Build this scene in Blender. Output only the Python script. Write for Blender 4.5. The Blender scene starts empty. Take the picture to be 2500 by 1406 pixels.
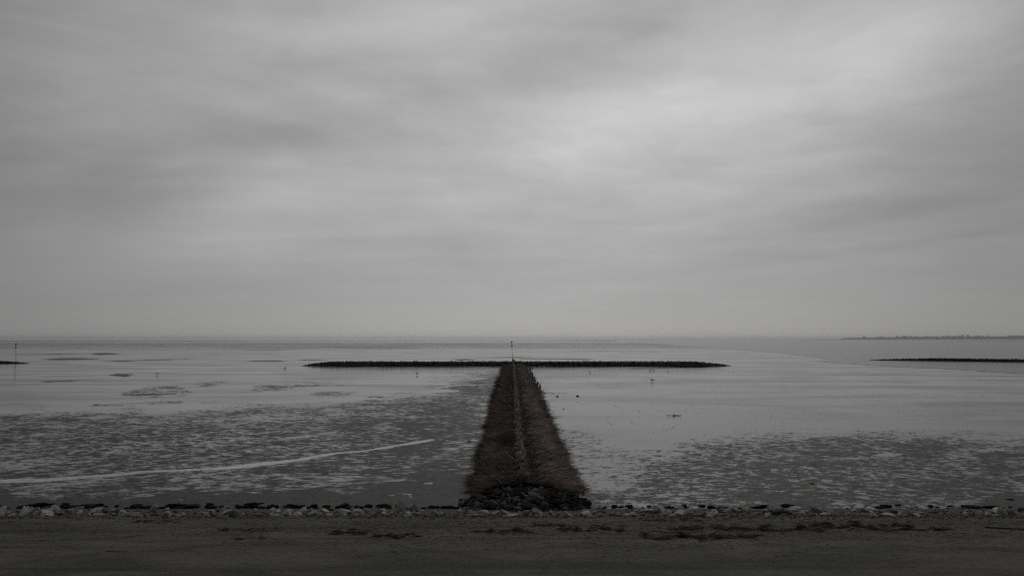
import bpy, bmesh, math, random
import numpy as np
from mathutils import Vector, Matrix, noise as mnoise

random.seed(7); rng = np.random.default_rng(7)
R = math.radians
scene = bpy.context.scene
col = scene.collection

# ------------------------------------------------------------------ camera
CAM_Z = 5.0; PITCH = math.atan(123.0/1666.7); F = 1666.7
cam_d = bpy.data.cameras.new('camera'); cam = bpy.data.objects.new('camera', cam_d); col.objects.link(cam)
cam.location = (0, 0, CAM_Z); cam.rotation_euler = (R(90)+PITCH, 0, 0)
cam_d.lens = 24; cam_d.sensor_width = 36; cam_d.clip_start = 0.1; cam_d.clip_end = 60000
scene.camera = cam
scene.view_settings.view_transform = 'Standard'; scene.view_settings.look = 'None'
scene.cycles.use_denoising = False; scene.cycles.filter_width = 1.05
scene.view_settings.exposure = 0.0; scene.view_settings.gamma = 1.0

def ray(px, py):
    a = (px-1250)/F; b = (703-py)/F
    c, s = math.cos(PITCH), math.sin(PITCH)
    return Vector((a, c - b*s, b*c + s)).normalized()
def at(px, py, z=0.0):
    r = ray(px, py); t = (z-CAM_Z)/r.z
    return Vector((r.x*t, r.y*t, z))
SL = 0.157; AY = 18.2; AZ = 0.35           # the asphalt slope: edge at y=18.2, z=0.35
def slope_z(y): return AZ + (AY-y)*SL
def at_slope(px, py):
    r = ray(px, py); t = (AZ + AY*SL - CAM_Z)/(r.z + SL*r.y)
    return Vector((r.x*t, r.y*t, CAM_Z + r.z*t))
def at_dist(px, py, y):
    r = ray(px, py); t = y/r.y
    return Vector((r.x*t, y, CAM_Z + r.z*t))

# ------------------------------------------------------------------ node helper
class G:
    def __init__(s, nt): s.nt = nt; s.n = nt.nodes; s.l = nt.links
    def put(s, sock, v):
        if isinstance(v, bpy.types.NodeSocket): s.l.new(v, sock)
        else: sock.default_value = v
    def new(s, t, **kw):
        n = s.n.new(t)
        for k, v in kw.items(): setattr(n, k, v)
        return n
    def m(s, op, a, b=None, c=None, clamp=False):
        n = s.new('ShaderNodeMath', operation=op, use_clamp=clamp); s.put(n.inputs[0], a)
        if b is not None: s.put(n.inputs[1], b)
        if c is not None: s.put(n.inputs[2], c)
        return n.outputs[0]
    def ss(s, v, a, b, lo=0.0, hi=1.0):
        n = s.new('ShaderNodeMapRange', interpolation_type='SMOOTHSTEP')
        for i, x in enumerate((v, a, b, lo, hi)): s.put(n.inputs[i], x)
        return n.outputs[0]
    def mixc(s, f, a, b, bt='MIX'):
        n = s.new('ShaderNodeMix', data_type='RGBA', blend_type=bt); s.put(n.inputs[0], f); s.put(n.inputs[6], a); s.put(n.inputs[7], b)
        return n.outputs[2]
    def mixf(s, f, a, b):
        n = s.new('ShaderNodeMix', data_type='FLOAT'); s.put(n.inputs[0], f); s.put(n.inputs[2], a); s.put(n.inputs[3], b)
        return n.outputs[0]
    def noise(s, vec, scale, detail=4, rough=0.5, dist=0.0, typ='FBM'):
        n = s.new('ShaderNodeTexNoise'); s.put(n.inputs['Vector'], vec); n.inputs['Scale'].default_value = scale
        n.inputs['Detail'].default_value = detail; n.inputs['Roughness'].default_value = rough; n.inputs['Distortion'].default_value = dist
        return n.outputs[0]
    def mapping(s, vec, loc=(0,0,0), rot=(0,0,0), sc=(1,1,1)):
        n = s.new('ShaderNodeMapping'); s.put(n.inputs[0], vec); n.inputs[1].default_value = loc; n.inputs[2].default_value = rot; n.inputs[3].default_value = sc
        return n.outputs[0]
    def attr(s, name):
        n = s.new('ShaderNodeAttribute', attribute_name=name); return n.outputs['Fac']
    def bump(s, h, strength, dist, normal=None):
        n = s.new('ShaderNodeBump'); s.put(n.inputs['Strength'], strength); s.put(n.inputs['Distance'], dist); s.put(n.inputs['Height'], h)
        if normal: s.l.new(normal, n.inputs['Normal'])
        return n.outputs[0]

# ------------------------------------------------------------------ world: overcast sky
SUN_EL, SUN_AZ = R(48), R(12)
world = bpy.data.worlds.new('World'); scene.world = world; world.use_nodes = True
nt = world.node_tree; nt.nodes.clear(); g = G(nt)
tc = g.new('ShaderNodeTexCoord'); sep = g.new('ShaderNodeSeparateXYZ'); g.l.new(tc.outputs['Generated'], sep.inputs[0])
X, Y, Z = sep.outputs
az = g.m('ARCTAN2', X, Y); el = g.m('ARCSINE', g.m('MAXIMUM', g.m('MINIMUM', Z, 1.0), -1.0))
zz = g.m('ADD', g.m('MAXIMUM', Z, 0.0), 0.09)
comb = g.new('ShaderNodeCombineXYZ'); g.put(comb.inputs[0], g.m('DIVIDE', X, zz)); g.put(comb.inputs[1], g.m('DIVIDE', Y, zz))
P = comb.outputs[0]
ae = g.new('ShaderNodeCombineXYZ'); g.put(ae.inputs[0], az); g.put(ae.inputs[1], el); AE = ae.outputs[0]
n1 = g.noise(g.mapping(AE, (2.2, 5.1, 0), (0, 0, R(-9)), (1.0, 2.5, 1)), 3.4, 6, 0.56, 0.4)
n4 = g.noise(g.mapping(AE, (6.2, 1.7, 0), (0, 0, R(-8)), (1.0, 3.8, 1)), 8.0, 6, 0.62, 0.4)
n2 = g.noise(g.mapping(P, (7.7, 4.2, 0), (0, 0, R(12)), (0.35, 1.0, 1)), 1.9, 5, 0.55, 0.3)
n3 = g.noise(P, 0.35, 3, 0.5, 0.3)
cl = g.m('ADD', g.m('MULTIPLY', g.m('SUBTRACT', n1, 0.5), 0.52), g.m('MULTIPLY', g.m('SUBTRACT', n2, 0.5), 0.34))
cl = g.m('ADD', cl, g.m('MULTIPLY', g.m('SUBTRACT', n3, 0.5), 0.10)); cl = g.m('ADD', cl, g.m('MULTIPLY', g.m('SUBTRACT', n4, 0.5), 0.24))
cl = g.m('MULTIPLY', cl, g.ss(el, 0.0, 0.25, 0.2, 1.0))
def blob(px, py, rx, ry, rot, amp):
    r = ray(px, py); a0 = math.atan2(r.x, r.y); e0 = math.asin(r.z)
    c, s = math.cos(R(rot)), math.sin(R(rot))
    da = g.m('SUBTRACT', az, a0); de = g.m('SUBTRACT', el, e0)
    u = g.m('ADD', g.m('MULTIPLY', da, c*F/rx), g.m('MULTIPLY', de, s*F/rx))
    v = g.m('ADD', g.m('MULTIPLY', da, -s*F/ry), g.m('MULTIPLY', de, c*F/ry))
    q = g.m('ADD', g.m('MULTIPLY', u, u), g.m('MULTIPLY', v, v))
    return g.m('MULTIPLY', g.m('EXPONENT', g.m('MULTIPLY', q, -1.0)), amp)
# broad brightness of the cloud deck: bright ahead, lens falloff put into its sides
lum = g.m('ADD', 0.115, blob(1330, 380, 1280, 950, 0, 0.29))
BLOBS = [  # px, py, rx, ry, rot, amp
 (1330, 370, 330, 80, 20, 0.08), (300, 160, 320, 70, 8, 0.035), (2000, 575, 620, 14, 6, 0.02), (2100, 610, 600, 12, 5, -0.022), (1900, 505, 500, 14, 9, 0.018), (1750, 230, 520, 170, 16, 0.135), (2150, 150, 330, 110, 14, 0.05), (690, 470, 230, 60, 14, 0.105), (880, 255, 200, 35, -6, 0.05), (560, 395, 200, 28, 6, 0.05), (640, 575, 170, 28, 4, 0.04), (640, 270, 170, 26, -3, 0.03), (1150, 30, 450, 110, 5, 0.09),
 (2250, 90, 330, 130, 15, 0.085), (600, 100, 300, 80, 10, 0.05), (420, 300, 330, 50, 12, 0.03), (620, 610, 300, 50, 5, 0.035),
 (1000, 250, 420, 60, 14, -0.035), (1950, 60, 330, 60, 15, -0.02), (300, 500, 420, 50, 8, -0.02), (1050, 640, 300, 60, 5, -0.012),
 (1900, 430, 420, 50, 12, 0.03), (1900, 620, 600, 40, 9, 0.012), (2050, 560, 500, 30, 10, -0.02), (150, 60, 260, 90, 0, 0.015),
 (1300, 815, 1300, 70, 0, 0.03), (2400, 300, 200, 120, 20, -0.02),
]
for b in BLOBS: lum = g.m('ADD', lum, blob(*b))
lum = g.m('MULTIPLY', lum, g.m('ADD', 1.0, cl))
lum = g.m('MAXIMUM', lum, 0.03)
sky = g.new('ShaderNodeTexSky', sky_type='NISHITA'); sky.sun_disc = False; sky.sun_elevation = SUN_EL; sky.sun_rotation = SUN_AZ
STR = 0.1
cc = g.new('ShaderNodeCombineColor'); 
for i, k in enumerate((1.0, 0.995, 0.99)): g.put(cc.inputs[i], g.m('MULTIPLY', lum, k/STR))
skyc = g.mixc(0.985, sky.outputs[0], cc.outputs[0])
bg = g.new('ShaderNodeBackground'); g.l.new(skyc, bg.inputs[0]); bg.inputs[1].default_value = STR
out = g.new('ShaderNodeOutputWorld'); g.l.new(bg.outputs[0], out.inputs[0])

sd = bpy.data.lights.new('sun', 'SUN'); sd.energy = 0.5; sd.angle = R(35); sd.color = (1, 0.97, 0.94)
sun = bpy.data.objects.new('sun', sd); col.objects.link(sun)
sv = Vector((math.sin(SUN_AZ)*math.cos(SUN_EL), math.cos(SUN_AZ)*math.cos(SUN_EL), math.sin(SUN_EL)))
sun.rotation_euler = sv.to_track_quat('Z', 'Y').to_euler(); sun.location = (0, 0, 60)

# ------------------------------------------------------------------ object helpers
def tag(o, label=None, cat=None, group=None, kind=None):
    if label: o['label'] = label
    if cat: o['category'] = cat
    if group: o['group'] = group
    if kind: o['kind'] = kind
    return o
def mesh(name, verts, faces, mat, attrs=None, smooth=False):
    me = bpy.data.meshes.new(name); me.from_pydata(verts if isinstance(verts, list) else verts.tolist(), [], faces if isinstance(faces, list) else faces.tolist())
    if attrs:
        for k, v in attrs.items():
            a = me.attributes.new(k, 'FLOAT', 'POINT'); a.data.foreach_set('value', np.asarray(v, dtype=np.float32))
    me.materials.append(mat)
    if smooth: me.polygons.foreach_set('use_smooth', [True]*len(me.polygons))
    me.update(); return me
def link(name, me, parent=None, loc=(0,0,0), rot=(0,0,0), sc=(1,1,1)):
    o = bpy.data.objects.new(name, me); col.objects.link(o); o.location = loc; o.rotation_euler = rot; o.scale = sc
    if parent: o.parent = parent
    return o
def empty(name, loc=(0,0,0), rz=0):
    o = bpy.data.objects.new(name, None); col.objects.link(o); o.location = loc; o.rotation_euler = (0,0,rz); o.empty_display_size = 0.3
    return o
def mat(name, build):
    m = bpy.data.materials.new(name); m.use_nodes = True; nt = m.node_tree; nt.nodes.clear(); g = G(nt)
    p = g.new('ShaderNodeBsdfPrincipled'); o = g.new('ShaderNodeOutputMaterial'); g.l.new(p.outputs[0], o.inputs[0])
    build(g, p); return m
def obj_co(g): return g.new('ShaderNodeTexCoord').outputs['Object']
def pos(g): return g.new('ShaderNodeNewGeometry').outputs['Position']
def orand(g): return g.new('ShaderNodeObjectInfo').outputs['Random']

# ------------------------------------------------------------------ materials
def b_mud(g, p):
    co = pos(g); mud = g.attr('mud'); pool = g.attr('pool'); grain = g.attr('grain')
    sx = g.new('ShaderNodeSeparateXYZ'); g.l.new(co, sx.inputs[0])
    left = g.ss(sx.outputs[0], -1.0, 1.0, 1.0, 0.0)
    wl = g.mapping(co, (0,0,0), (0,0,R(-30)), (0.95, 1.35, 1)); wr = g.mapping(co, (9,3,0), (0,0,R(14)), (1.15, 1.4, 1))
    vm = g.new('ShaderNodeMix', data_type='VECTOR'); g.put(vm.inputs[0], left); g.put(vm.inputs[4], wr); g.put(vm.inputs[5], wl); w = vm.outputs[1]
    pool = g.ss(g.m('ADD', pool, g.m('MULTIPLY', g.m('SUBTRACT', g.noise(w, 3.2, 4, 0.65, 0.5), 0.5), 1.1)), 0.42, 0.60)
    na = g.noise(w, 2.1, 6, 0.66, 0.35); nb = g.noise(w, 0.42, 5, 0.6, 0.9); nf = g.noise(co, 9.0, 4, 0.6)
    v = g.m('ADD', g.m('MULTIPLY', g.m('SUBTRACT', na, 0.5), 1.45), g.m('MULTIPLY', g.m('SUBTRACT', nb, 0.5), 0.85))
    v = g.m('ADD', v, g.m('MULTIPLY', g.m('SUBTRACT', nf, 0.5), 0.12))
    v = g.m('ADD', v, g.m('MULTIPLY', g.m('SUBTRACT', mud, 0.5), 0.62))
    v = g.m('ADD', v, g.m('MULTIPLY', g.m('SUBTRACT', g.noise(w, 6.5, 4, 0.6), 0.5), 0.55))
    dark = g.ss(v, -0.13, 0.12)
    dark = g.m('MULTIPLY', dark, g.m('SUBTRACT', 1.0, pool))
    # fine dark specks (worm casts) in the damp areas
    vo = g.new('ShaderNodeTexVoronoi'); g.put(vo.inputs['Vector'], co); vo.inputs['Scale'].default_value = 3.2
    sp = g.ss(vo.outputs['Distance'], 0.16, 0.24, 1.0, 0.0)
    spm = g.m('MULTIPLY', sp, g.m('MULTIPLY', grain, g.ss(g.noise(co, 0.35, 3, 0.6), 0.45, 0.6)))
    dark = g.m('MAXIMUM', dark, g.m('MULTIPLY', spm, 0.8))
    micro = g.noise(co, 22.0, 3, 0.7)
    tone = g.mixc(g.ss(g.noise(w, 1.7, 6, 0.7), 0.34, 0.66), (0.020, 0.019, 0.0185, 1), (0.056, 0.053, 0.051, 1))
    tone = g.mixc(g.m('MULTIPLY', micro, 0.5), tone, (0.085, 0.08, 0.075, 1))
    wetc = g.mixc(g.noise(co, 0.11, 3, 0.5), (0.045, 0.045, 0.045, 1), (0.07, 0.069, 0.068, 1))
    gully_pale = g.m('MULTIPLY', g.ss(g.attr('pool'), 0.7, 1.0), g.ss(g.noise(co, 4.0, 6, 0.75), 0.38, 0.58))  # paler colour along the gully, broken up by noise
    g.put(p.inputs['Base Color'], g.mixc(gully_pale, g.mixc(dark, wetc, tone), (0.42, 0.42, 0.415, 1)))
    film = g.noise(g.mapping(co, (0,0,0), (0,0,R(-8)), (0.35, 1, 1)), 0.16, 7, 0.62, 0.5)
    ro = g.mixf(dark, g.mixf(pool, g.ss(film, 0.3, 0.7, 0.06, 0.24), 0.05), g.ss(na, 0.5, 0.75, 0.55, 0.72))
    g.put(p.inputs['Roughness'], ro)
    g.put(p.inputs['Specular IOR Level'], g.mixf(dark, 0.5, 0.13)); p.inputs['IOR'].default_value = 1.46
    h = g.m('ADD', g.m('MULTIPLY', dark, 0.6), g.m('MULTIPLY', micro, g.mixf(dark, 0.02, 0.6)))
    st = g.m('MULTIPLY', g.m('SUBTRACT', 1.0, pool), 0.5)
    b = g.bump(h, st, 0.03)
    rip = g.noise(g.mapping(co, (0,0,0), (0,0,R(-12)), (0.5, 2.0, 1)), 1.6, 3, 0.6)
    b = g.bump(rip, g.m('MULTIPLY', g.m('SUBTRACT', 1.0, pool), 0.12), 0.05, b)
    g.put(p.inputs['Normal'], b)
M_mud = mat('wet_mud', b_mud)

def b_sea(g, p):
    co = pos(g)
    p.inputs['Base Color'].default_value = (0.04, 0.042, 0.042, 1); p.inputs['Roughness'].default_value = 0.16; p.inputs['IOR'].default_value = 1.333
    a = g.noise(g.mapping(co, (0,0,0), (0,0,R(8)), (0.45, 1.5, 1)), 1.5, 4, 0.6, 0.3)
    c = g.noise(g.mapping(co, (0,0,0), (0,0,R(-14)), (0.3, 1.0, 1)), 0.28, 3, 0.5)
    h = g.m('ADD', g.m('MULTIPLY', a, 0.45), c)
    g.put(p.inputs['Normal'], g.bump(h, 0.8, 0.45))
M_sea = mat('sea_water', b_sea)

def b_asph(g, p):
    co = pos(g)
    big = g.noise(g.mapping(co, (0,0,0), (0,0,R(10)), (0.5, 1.0, 1)), 0.9, 6, 0.65, 0.6)
    fine = g.noise(co, 26.0, 4, 0.8); mid = g.noise(co, 9.0, 6, 0.75)
    c = g.mixc(g.ss(big, 0.36, 0.64), (0.030, 0.0295, 0.026, 1), (0.115, 0.110, 0.098, 1))
    c = g.mixc(g.ss(fine, 0.50, 0.72, 0, 0.8), c, (0.14, 0.134, 0.125, 1))
    c = g.mixc(g.ss(fine, 0.44, 0.30, 0.0, 0.6), c, (0.018, 0.0175, 0.016, 1))
    c = g.mixc(g.ss(mid, 0.50, 0.66, 0.0, 0.5), c, (0.022, 0.021, 0.019, 1)); c = g.mixc(g.ss(mid, 0.46, 0.34, 0.0, 0.5), c, (0.11, 0.104, 0.094, 1))
    sx = g.new('ShaderNodeSeparateXYZ'); g.l.new(co, sx.inputs[0])
    wv = g.noise(g.mapping(co, (1,0,0), (0,0,R(-24)), (0.10, 1.0, 1)), 0.9, 4, 0.5, 0.8)
    c = g.mixc(g.ss(wv, 0.55, 0.66, 0.0, 0.6), c, (0.014, 0.0145, 0.015, 1))
    # silt washed onto the lower part of the slope
    band = g.m('MULTIPLY', g.ss(sx.outputs[1], 14.4, 16.6), g.ss(g.noise(g.mapping(co, (4,0,0), (0,0,0), (0.5, 1.6, 1)), 1.1, 5, 0.65), 0.42, 0.62))
    c = g.mixc(g.m('MULTIPLY', band, 0.7), c, (0.075, 0.062, 0.050, 1))
    # pale shell grit
    vo = g.new('ShaderNodeTexVoronoi'); g.put(vo.inputs['Vector'], co); vo.inputs['Scale'].default_value = 9.0
    gr = g.m('MULTIPLY', g.ss(vo.outputs['Distance'], 0.05, 0.10, 1.0, 0.0), g.ss(g.noise(co, 3.0, 2, 0.5), 0.55, 0.62))
    c = g.mixc(g.m('MULTIPLY', gr, 0.8), c, (0.24, 0.23, 0.21, 1))
    g.put(p.inputs['Base Color'], c); g.put(p.inputs['Roughness'], g.mixf(big, 0.7, 0.9)); p.inputs['Specular IOR Level'].default_value = 0.25
    g.put(p.inputs['Normal'], g.bump(g.m('ADD', fine, g.m('MULTIPLY', mid, 1.2)), 1.0, 0.035))
M_asph = mat('asphalt', b_asph)

def b_stone(c0, c1, weed=0.0):
    def f(g, p):
        co = obj_co(g); r = orand(g)
        c = g.mixc(g.m('POWER', r, 1.4), c0, c1)
        n = g.noise(co, 3.0, 5, 0.65); n2 = g.noise(co, 14, 4, 0.7)
        c = g.mixc(g.ss(n, 0.42, 0.7, 0, 0.6), c, tuple(x*0.45 for x in c0[:3])+(1,))
        c = g.mixc(g.ss(n2, 0.55, 0.75, 0, 0.35), c, tuple(min(1, x*1.5) for x in c1[:3])+(1,))
        if weed:
            w = g.ss(g.noise(co, 2.0, 4, 0.6), 0.62-weed*0.3, 0.7-weed*0.25)
            c = g.mixc(w, c, (0.014, 0.013, 0.011, 1))
        g.put(p.inputs['Base Color'], c); p.inputs['Roughness'].default_value = 0.85; p.inputs['Specular IOR Level'].default_value = 0.2
        g.put(p.inputs['Normal'], g.bump(g.m('ADD', n2, n), 0.6, 0.05))
    return f
M_pale = mat('pale_stone', b_stone((0.17, 0.168, 0.16, 1), (0.56, 0.555, 0.54, 1)))
M_dark = mat('dark_stone', b_stone((0.020, 0.020, 0.019, 1), (0.14, 0.14, 0.133, 1), 0.3))
def b_gravel(g, p):
    co = pos(g); g.put(p.inputs['Base Color'], g.mixc(g.ss(g.noise(co, 7, 3, 0.7), 0.4, 0.65), (0.02, 0.019, 0.017, 1), (0.22, 0.21, 0.19, 1))); p.inputs['Roughness'].default_value = 0.9
M_gravel = mat('gravel', b_gravel)
M_weed = mat('wet_seaweed', b_stone((0.010, 0.0095, 0.008, 1), (0.018, 0.017, 0.014, 1)))
M_dam = mat('black_dam_stone', b_stone((0.006, 0.006, 0.006, 1), (0.014, 0.014, 0.014, 1)))
def b_tint(dark, lite, rough=0.85):
    def f(g, p):
        t = g.attr('tint'); c = g.mixc(t, dark, lite); c = g.mixc(g.ss(g.noise(pos(g), 30, 2), 0.4, 0.7, 0, 0.4), c, dark)
        g.put(p.inputs['Base Color'], c); p.inputs['Roughness'].default_value = rough; p.inputs['Specular IOR Level'].default_value = 0.2
    return f
M_twig = mat('brushwood', b_tint((0.026, 0.022, 0.020, 1), (0.56, 0.465, 0.41, 1)))
M_core = mat('groyne_core', b_tint((0.014, 0.012, 0.011, 1), (0.035, 0.028, 0.024, 1)))
M_clod = mat('clod_mud', b_tint((0.03, 0.028, 0.026, 1), (0.06, 0.056, 0.053, 1)))
M_ridge = mat('barnacled_wood', b_tint((0.07, 0.061, 0.054, 1), (0.44, 0.39, 0.35, 1)))
M_straw = mat('dry_reed', b_tint((0.022, 0.016, 0.011, 1), (0.20, 0.155, 0.105, 1)))
M_stick = mat('bleached_stick', b_tint((0.10, 0.075, 0.055, 1), (0.22, 0.18, 0.14, 1)))
def b_plain(c, rough=0.7):
    def f(g, p):
        n = g.noise(obj_co(g), 6, 4, 0.6); g.put(p.inputs['Base Color'], g.mixc(g.m('MULTIPLY', n, 0.6), c, tuple(x*0.5 for x in c[:3])+(1,)))
        p.inputs['Roughness'].default_value = rough
    return f
M_black = mat('tarred_wood', b_plain((0.012, 0.011, 0.010, 1)))
M_pole = mat('galvanised_pole', b_plain((0.06, 0.06, 0.06, 1), 0.5))
M_white = mat('white_feathers', b_plain((0.75, 0.75, 0.74, 1))); M_grey = mat('grey_feathers', b_plain((0.20, 0.20, 0.21, 1)))
M_beak = mat('beak_and_leg', b_plain((0.10, 0.06, 0.03, 1))); M_plumage = mat('dark_plumage', b_plain((0.025, 0.023, 0.022, 1)))
M_far = mat('far_land', b_plain((0.36, 0.36, 0.35, 1), 1.0)); M_wood = mat('far_foliage', b_plain((0.28, 0.28, 0.27, 1), 1.0))  # far colours lightened to carry haze that the thin volume leaves out
def b_toe(g, p):
    co = pos(g); n = g.noise(co, 12, 5, 0.7)
    g.put(p.inputs['Base Color'], g.mixc(n, (0.012, 0.011, 0.010, 1), (0.06, 0.056, 0.048, 1))); p.inputs['Roughness'].default_value = 0.9
    g.put(p.inputs['Normal'], g.bump(n, 0.8, 0.05))
M_toe = mat('gravelly_silt', b_toe)

# ------------------------------------------------------------------ mudflat with its drained and wet zones
def geo(a, b, f):
    v = [a]
    while v[-1] < b: v.append(v[-1]*f)
    return v
Ys = [-12000, -3000, -500, -60, 0, 10, 14] + geo(17.0, 42, 1.0045) + geo(42.3, 180, 1.0075) + geo(182.0, 3000, 1.009) + geo(3040.0, 12500, 1.03)
Ys = np.array(Ys)
s = np.linspace(-1.05, 1.05, 470)
ex = np.array([15, 120, 1500, 14000.])
Yc = np.maximum(Ys, 17.0)
XX = np.concatenate([-(1.05*Yc[:, None]+ex[::-1][None]), Yc[:, None]*s[None], 1.05*Yc[:, None]+ex[None]], axis=1)
XX = np.clip(XX, -14000, 14000); YY = np.repeat(Ys[:, None], XX.shape[1], 1)
nr, nc = XX.shape
# smooth multi-octave value noise for zone edges
def vnoise(x, y, sc, seed=0):
    rs = np.random.default_rng(seed).random((256, 256)); x = x/sc; y = y/sc
    xi = np.floor(x).astype(int); yi = np.floor(y).astype(int); fx = x-xi; fy = y-yi
    fx = fx*fx*(3-2*fx); fy = fy*fy*(3-2*fy)
    a = rs[xi % 256, yi % 256]; b = rs[(xi+1) % 256, yi % 256]; c = rs[xi % 256, (yi+1) % 256]; d = rs[(xi+1) % 256, (yi+1) % 256]
    return (a*(1-fx)+b*fx)*(1-fy)+(c*(1-fx)+d*fx)*fy - 0.5
LY = np.log(np.maximum(YY, 10)); LX = XX/np.maximum(YY, 10)
def lnoise(sx, sy, seed): return vnoise(LX/sx+50, LY/sy+50, 1.0, seed)
def poly_sd(pts, z=0.0):
    """signed distance (negative inside) in (x/y, log y) space, for a shore outline given by its corners"""
    q = [at(px, py) for px, py in pts]; q = [(p.x/p.y*3.0, math.log(p.y)) for p in q]
    x = LX*3.0; y = LY; d = np.full(x.shape, 1e9); ins = np.zeros(x.shape, bool)
    n = len(q)
    for i in range(n):
        ax, ay = q[i]; bx, by = q[(i+1) % n]
        ex_, ey_ = bx-ax, by-ay; t = np.clip(((x-ax)*ex_+(y-ay)*ey_)/(ex_*ex_+ey_*ey_+1e-12), 0, 1)
        d = np.minimum(d, np.hypot(x-ax-t*ex_, y-ay-t*ey_))
        cond = (ay > y) != (by > y)
        xint = ax + (y-ay)/(by-ay+1e-12)*(bx-ax); ins ^= cond & (x < xint)
    return np.where(ins, -d, d)
def inside(pts, soft, warp=0.0, seed=1):
    sd_ = poly_sd(pts)
    if warp: sd_ = sd_ + warp*(lnoise(0.05, 0.06, seed)+0.6*lnoise(0.02, 0.025, seed+9))
    t = np.clip(0.5-sd_/soft/2, 0, 1); return t*t*(3-2*t)
mud = np.full(XX.shape, -0.15) ; pool = np.zeros(XX.shape); grain = np.zeros(XX.shape)
def setz(arr, m, val): arr[:] = arr*(1-m)+val*m
# left of the groyne
setz(mud, inside([(-700,1000),(300,1004),(800,985),(1060,960),(1200,905),(1240,905),(1200,1300),(-900,1300)], 0.10, 0.16, 1), 0.40)
setz(mud, inside([(-700,1030),(300,1030),(800,1030),(1200,1000),(1240,1300),(-900,1300)], 0.16, 0.2, 2), 0.54)
setz(mud, inside([(930,1015),(1080,960),(1215,905),(1245,905),(1200,1300),(1000,1300),(960,1150),(900,1060)], 0.30, 0.25, 3), 0.70)
setz(mud, inside([(-900,1222),(300,1222),(700,1215),(900,1190),(1200,1160),(1200,1330),(-900,1330)], 0.06, 0.06, 4), 1.5)
setz(mud, inside([(-500,1050),(-100,1060),(60,1120),(-100,1180),(-500,1180)], 0.1, 0.1, 5), 0.35)
# damp patches left, mid distance
for k, (cx, cy, rx, ry, v) in enumerate([(385,955,80,16,0.45),(700,945,130,10,0.38),(520,937,45,6,0.42),(820,960,70,6,0.38),(295,916,28,3.2,0.75),(180,928,62,2.6,0.55),
        (330,985,120,6,0.4),(165,876,62,2.6,0.9),(250,864,30,2.2,0.9),(300,881,40,1.2,0.9),(370,879,60,1.0,0.8),(440,876,50,0.9,0.9),(655,881,45,1.8,0.9),(760,879,40,1.6,0.9),
        (390,887,14,0.9,0.9),(1130,878,28,1.6,0.9),(1250,873,70,0.9,0.9),(1385,876.5,90,0.9,0.9),(1430,880,40,1.1,0.9),(600,860,120,5,0.25),(100,865,90,2,0.3),
        (1000,899,60,0.8,0.8),(640,851,120,3,0.5),(900,849,180,2.5,0.5),(1500,858,150,2,0.45),(1000,842,300,3,0.45),(1750,900,60,1.5,0.5),(1350,900,30,0.9,0.7)]):
    pts = [(cx+rx*math.cos(a)*(1+0.3*math.sin(3*a+k)), cy+ry*math.sin(a)*(1+0.25*math.cos(2*a+k))-(0.06*rx*math.cos(a) if cy > 880 and rx > 40 and ry > 2 else 0)) for a in np.linspace(0, 2*math.pi, 14, endpoint=False)]
    setz(mud, inside(pts, 0.02+0.0012*ry, 0.02+0.002*ry, 20+k), v)
# right of the groyne
setz(mud, inside([(1380,985),(1560,1000),(1800,1018),(2600,1030),(3300,1030),(3300,1062),(2100,1046),(1760,1052),(1560,1100),(1450,1060)], 0.05, 0.05, 61), -0.45)
setz(mud, inside([(1520,1300),(1500,1180),(1580,1110),(1700,1070),(2100,1052),(2600,1072),(3300,1080),(3300,1300)], 0.16, 0.05, 6), 0.61)
setz(mud, inside([(1700,1260),(1800,1120),(1950,1085),(2250,1085),(2300,1110),(2000,1170),(1900,1260)], 0.12, 0.15, 7), 0.68)
setz(mud, inside([(2400,1235),(2440,1205),(3200,1205),(3200,1330),(2300,1330)], 0.04, 0.05, 8), 1.2)
setz(mud, inside([(1330,960),(1380,1040),(1560,1110),(1540,1330),(1250,1330),(1290,900)], 0.14, 0.15, 9), 0.36)
setz(mud, inside([(1390,1190),(1560,1210),(1560,1330),(1350,1330)], 0.05, 0.08, 10), 0.55)
grain = np.maximum(inside([(1330,900),(1800,900),(3200,960),(3200,1040),(2300,1030),(1700,1015),(1500,985),(1400,940)], 0.08, 0.1, 11), 0.25*inside([(-900,890),(3200,890),(3200,1000),(-900,1000)], 0.1))
# standing water: the shallow gully, puddles and far water streaks
def ribbon(pts, w, seed):
    top = [(x, y-w(x)) for x, y in pts]; bot = [(x, y+w(x)) for x, y in reversed(pts)]
    return inside(top+bot, 0.012, 0.03, seed)
gully = [(-700,1230),(0,1175),(130,1168),(250,1158),(380,1150),(500,1143),(620,1133),(720,1123),(800,1110),(870,1103),(960,1088),(1060,1073)]
gq = [at(a_, b_) for a_, b_ in gully]; gd = np.full(XX.shape, 1e9); near = (YY < 45) & (YY > 17)
gx, gy = XX[near], YY[near]; gx = gx+0.5*vnoise(gx, gy, 2.2, 40)+0.25*vnoise(gx, gy, 0.7, 41); gy = gy+0.6*vnoise(gx, gy, 2.7, 42)+0.25*vnoise(gx, gy, 0.8, 43); dd_ = np.full(gx.shape, 1e9)
for qa, qb in zip(gq[:-1], gq[1:]):
    ex_, ey_ = qb.x-qa.x, qb.y-qa.y; t = np.clip(((gx-qa.x)*ex_+(gy-qa.y)*ey_)/(ex_*ex_+ey_*ey_), 0, 1); dd_ = np.minimum(dd_, np.hypot(gx-qa.x-t*ex_, gy-qa.y-t*ey_))
hw = 0.19*(1+3.0*vnoise(gx, gy, 3.5, 44))*np.clip((6.5-(gx+9))/9+0.6, 0.3, 1.2)
gd[near] = dd_-hw+0.16*np.clip(vnoise(gx, gy, 0.9, 46)+0.1, 0, 1)*np.clip((gx+16)/10, 0.2, 1.6); pool = np.maximum(pool, np.clip(0.75-gd/0.24, 0, 1.15))
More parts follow.
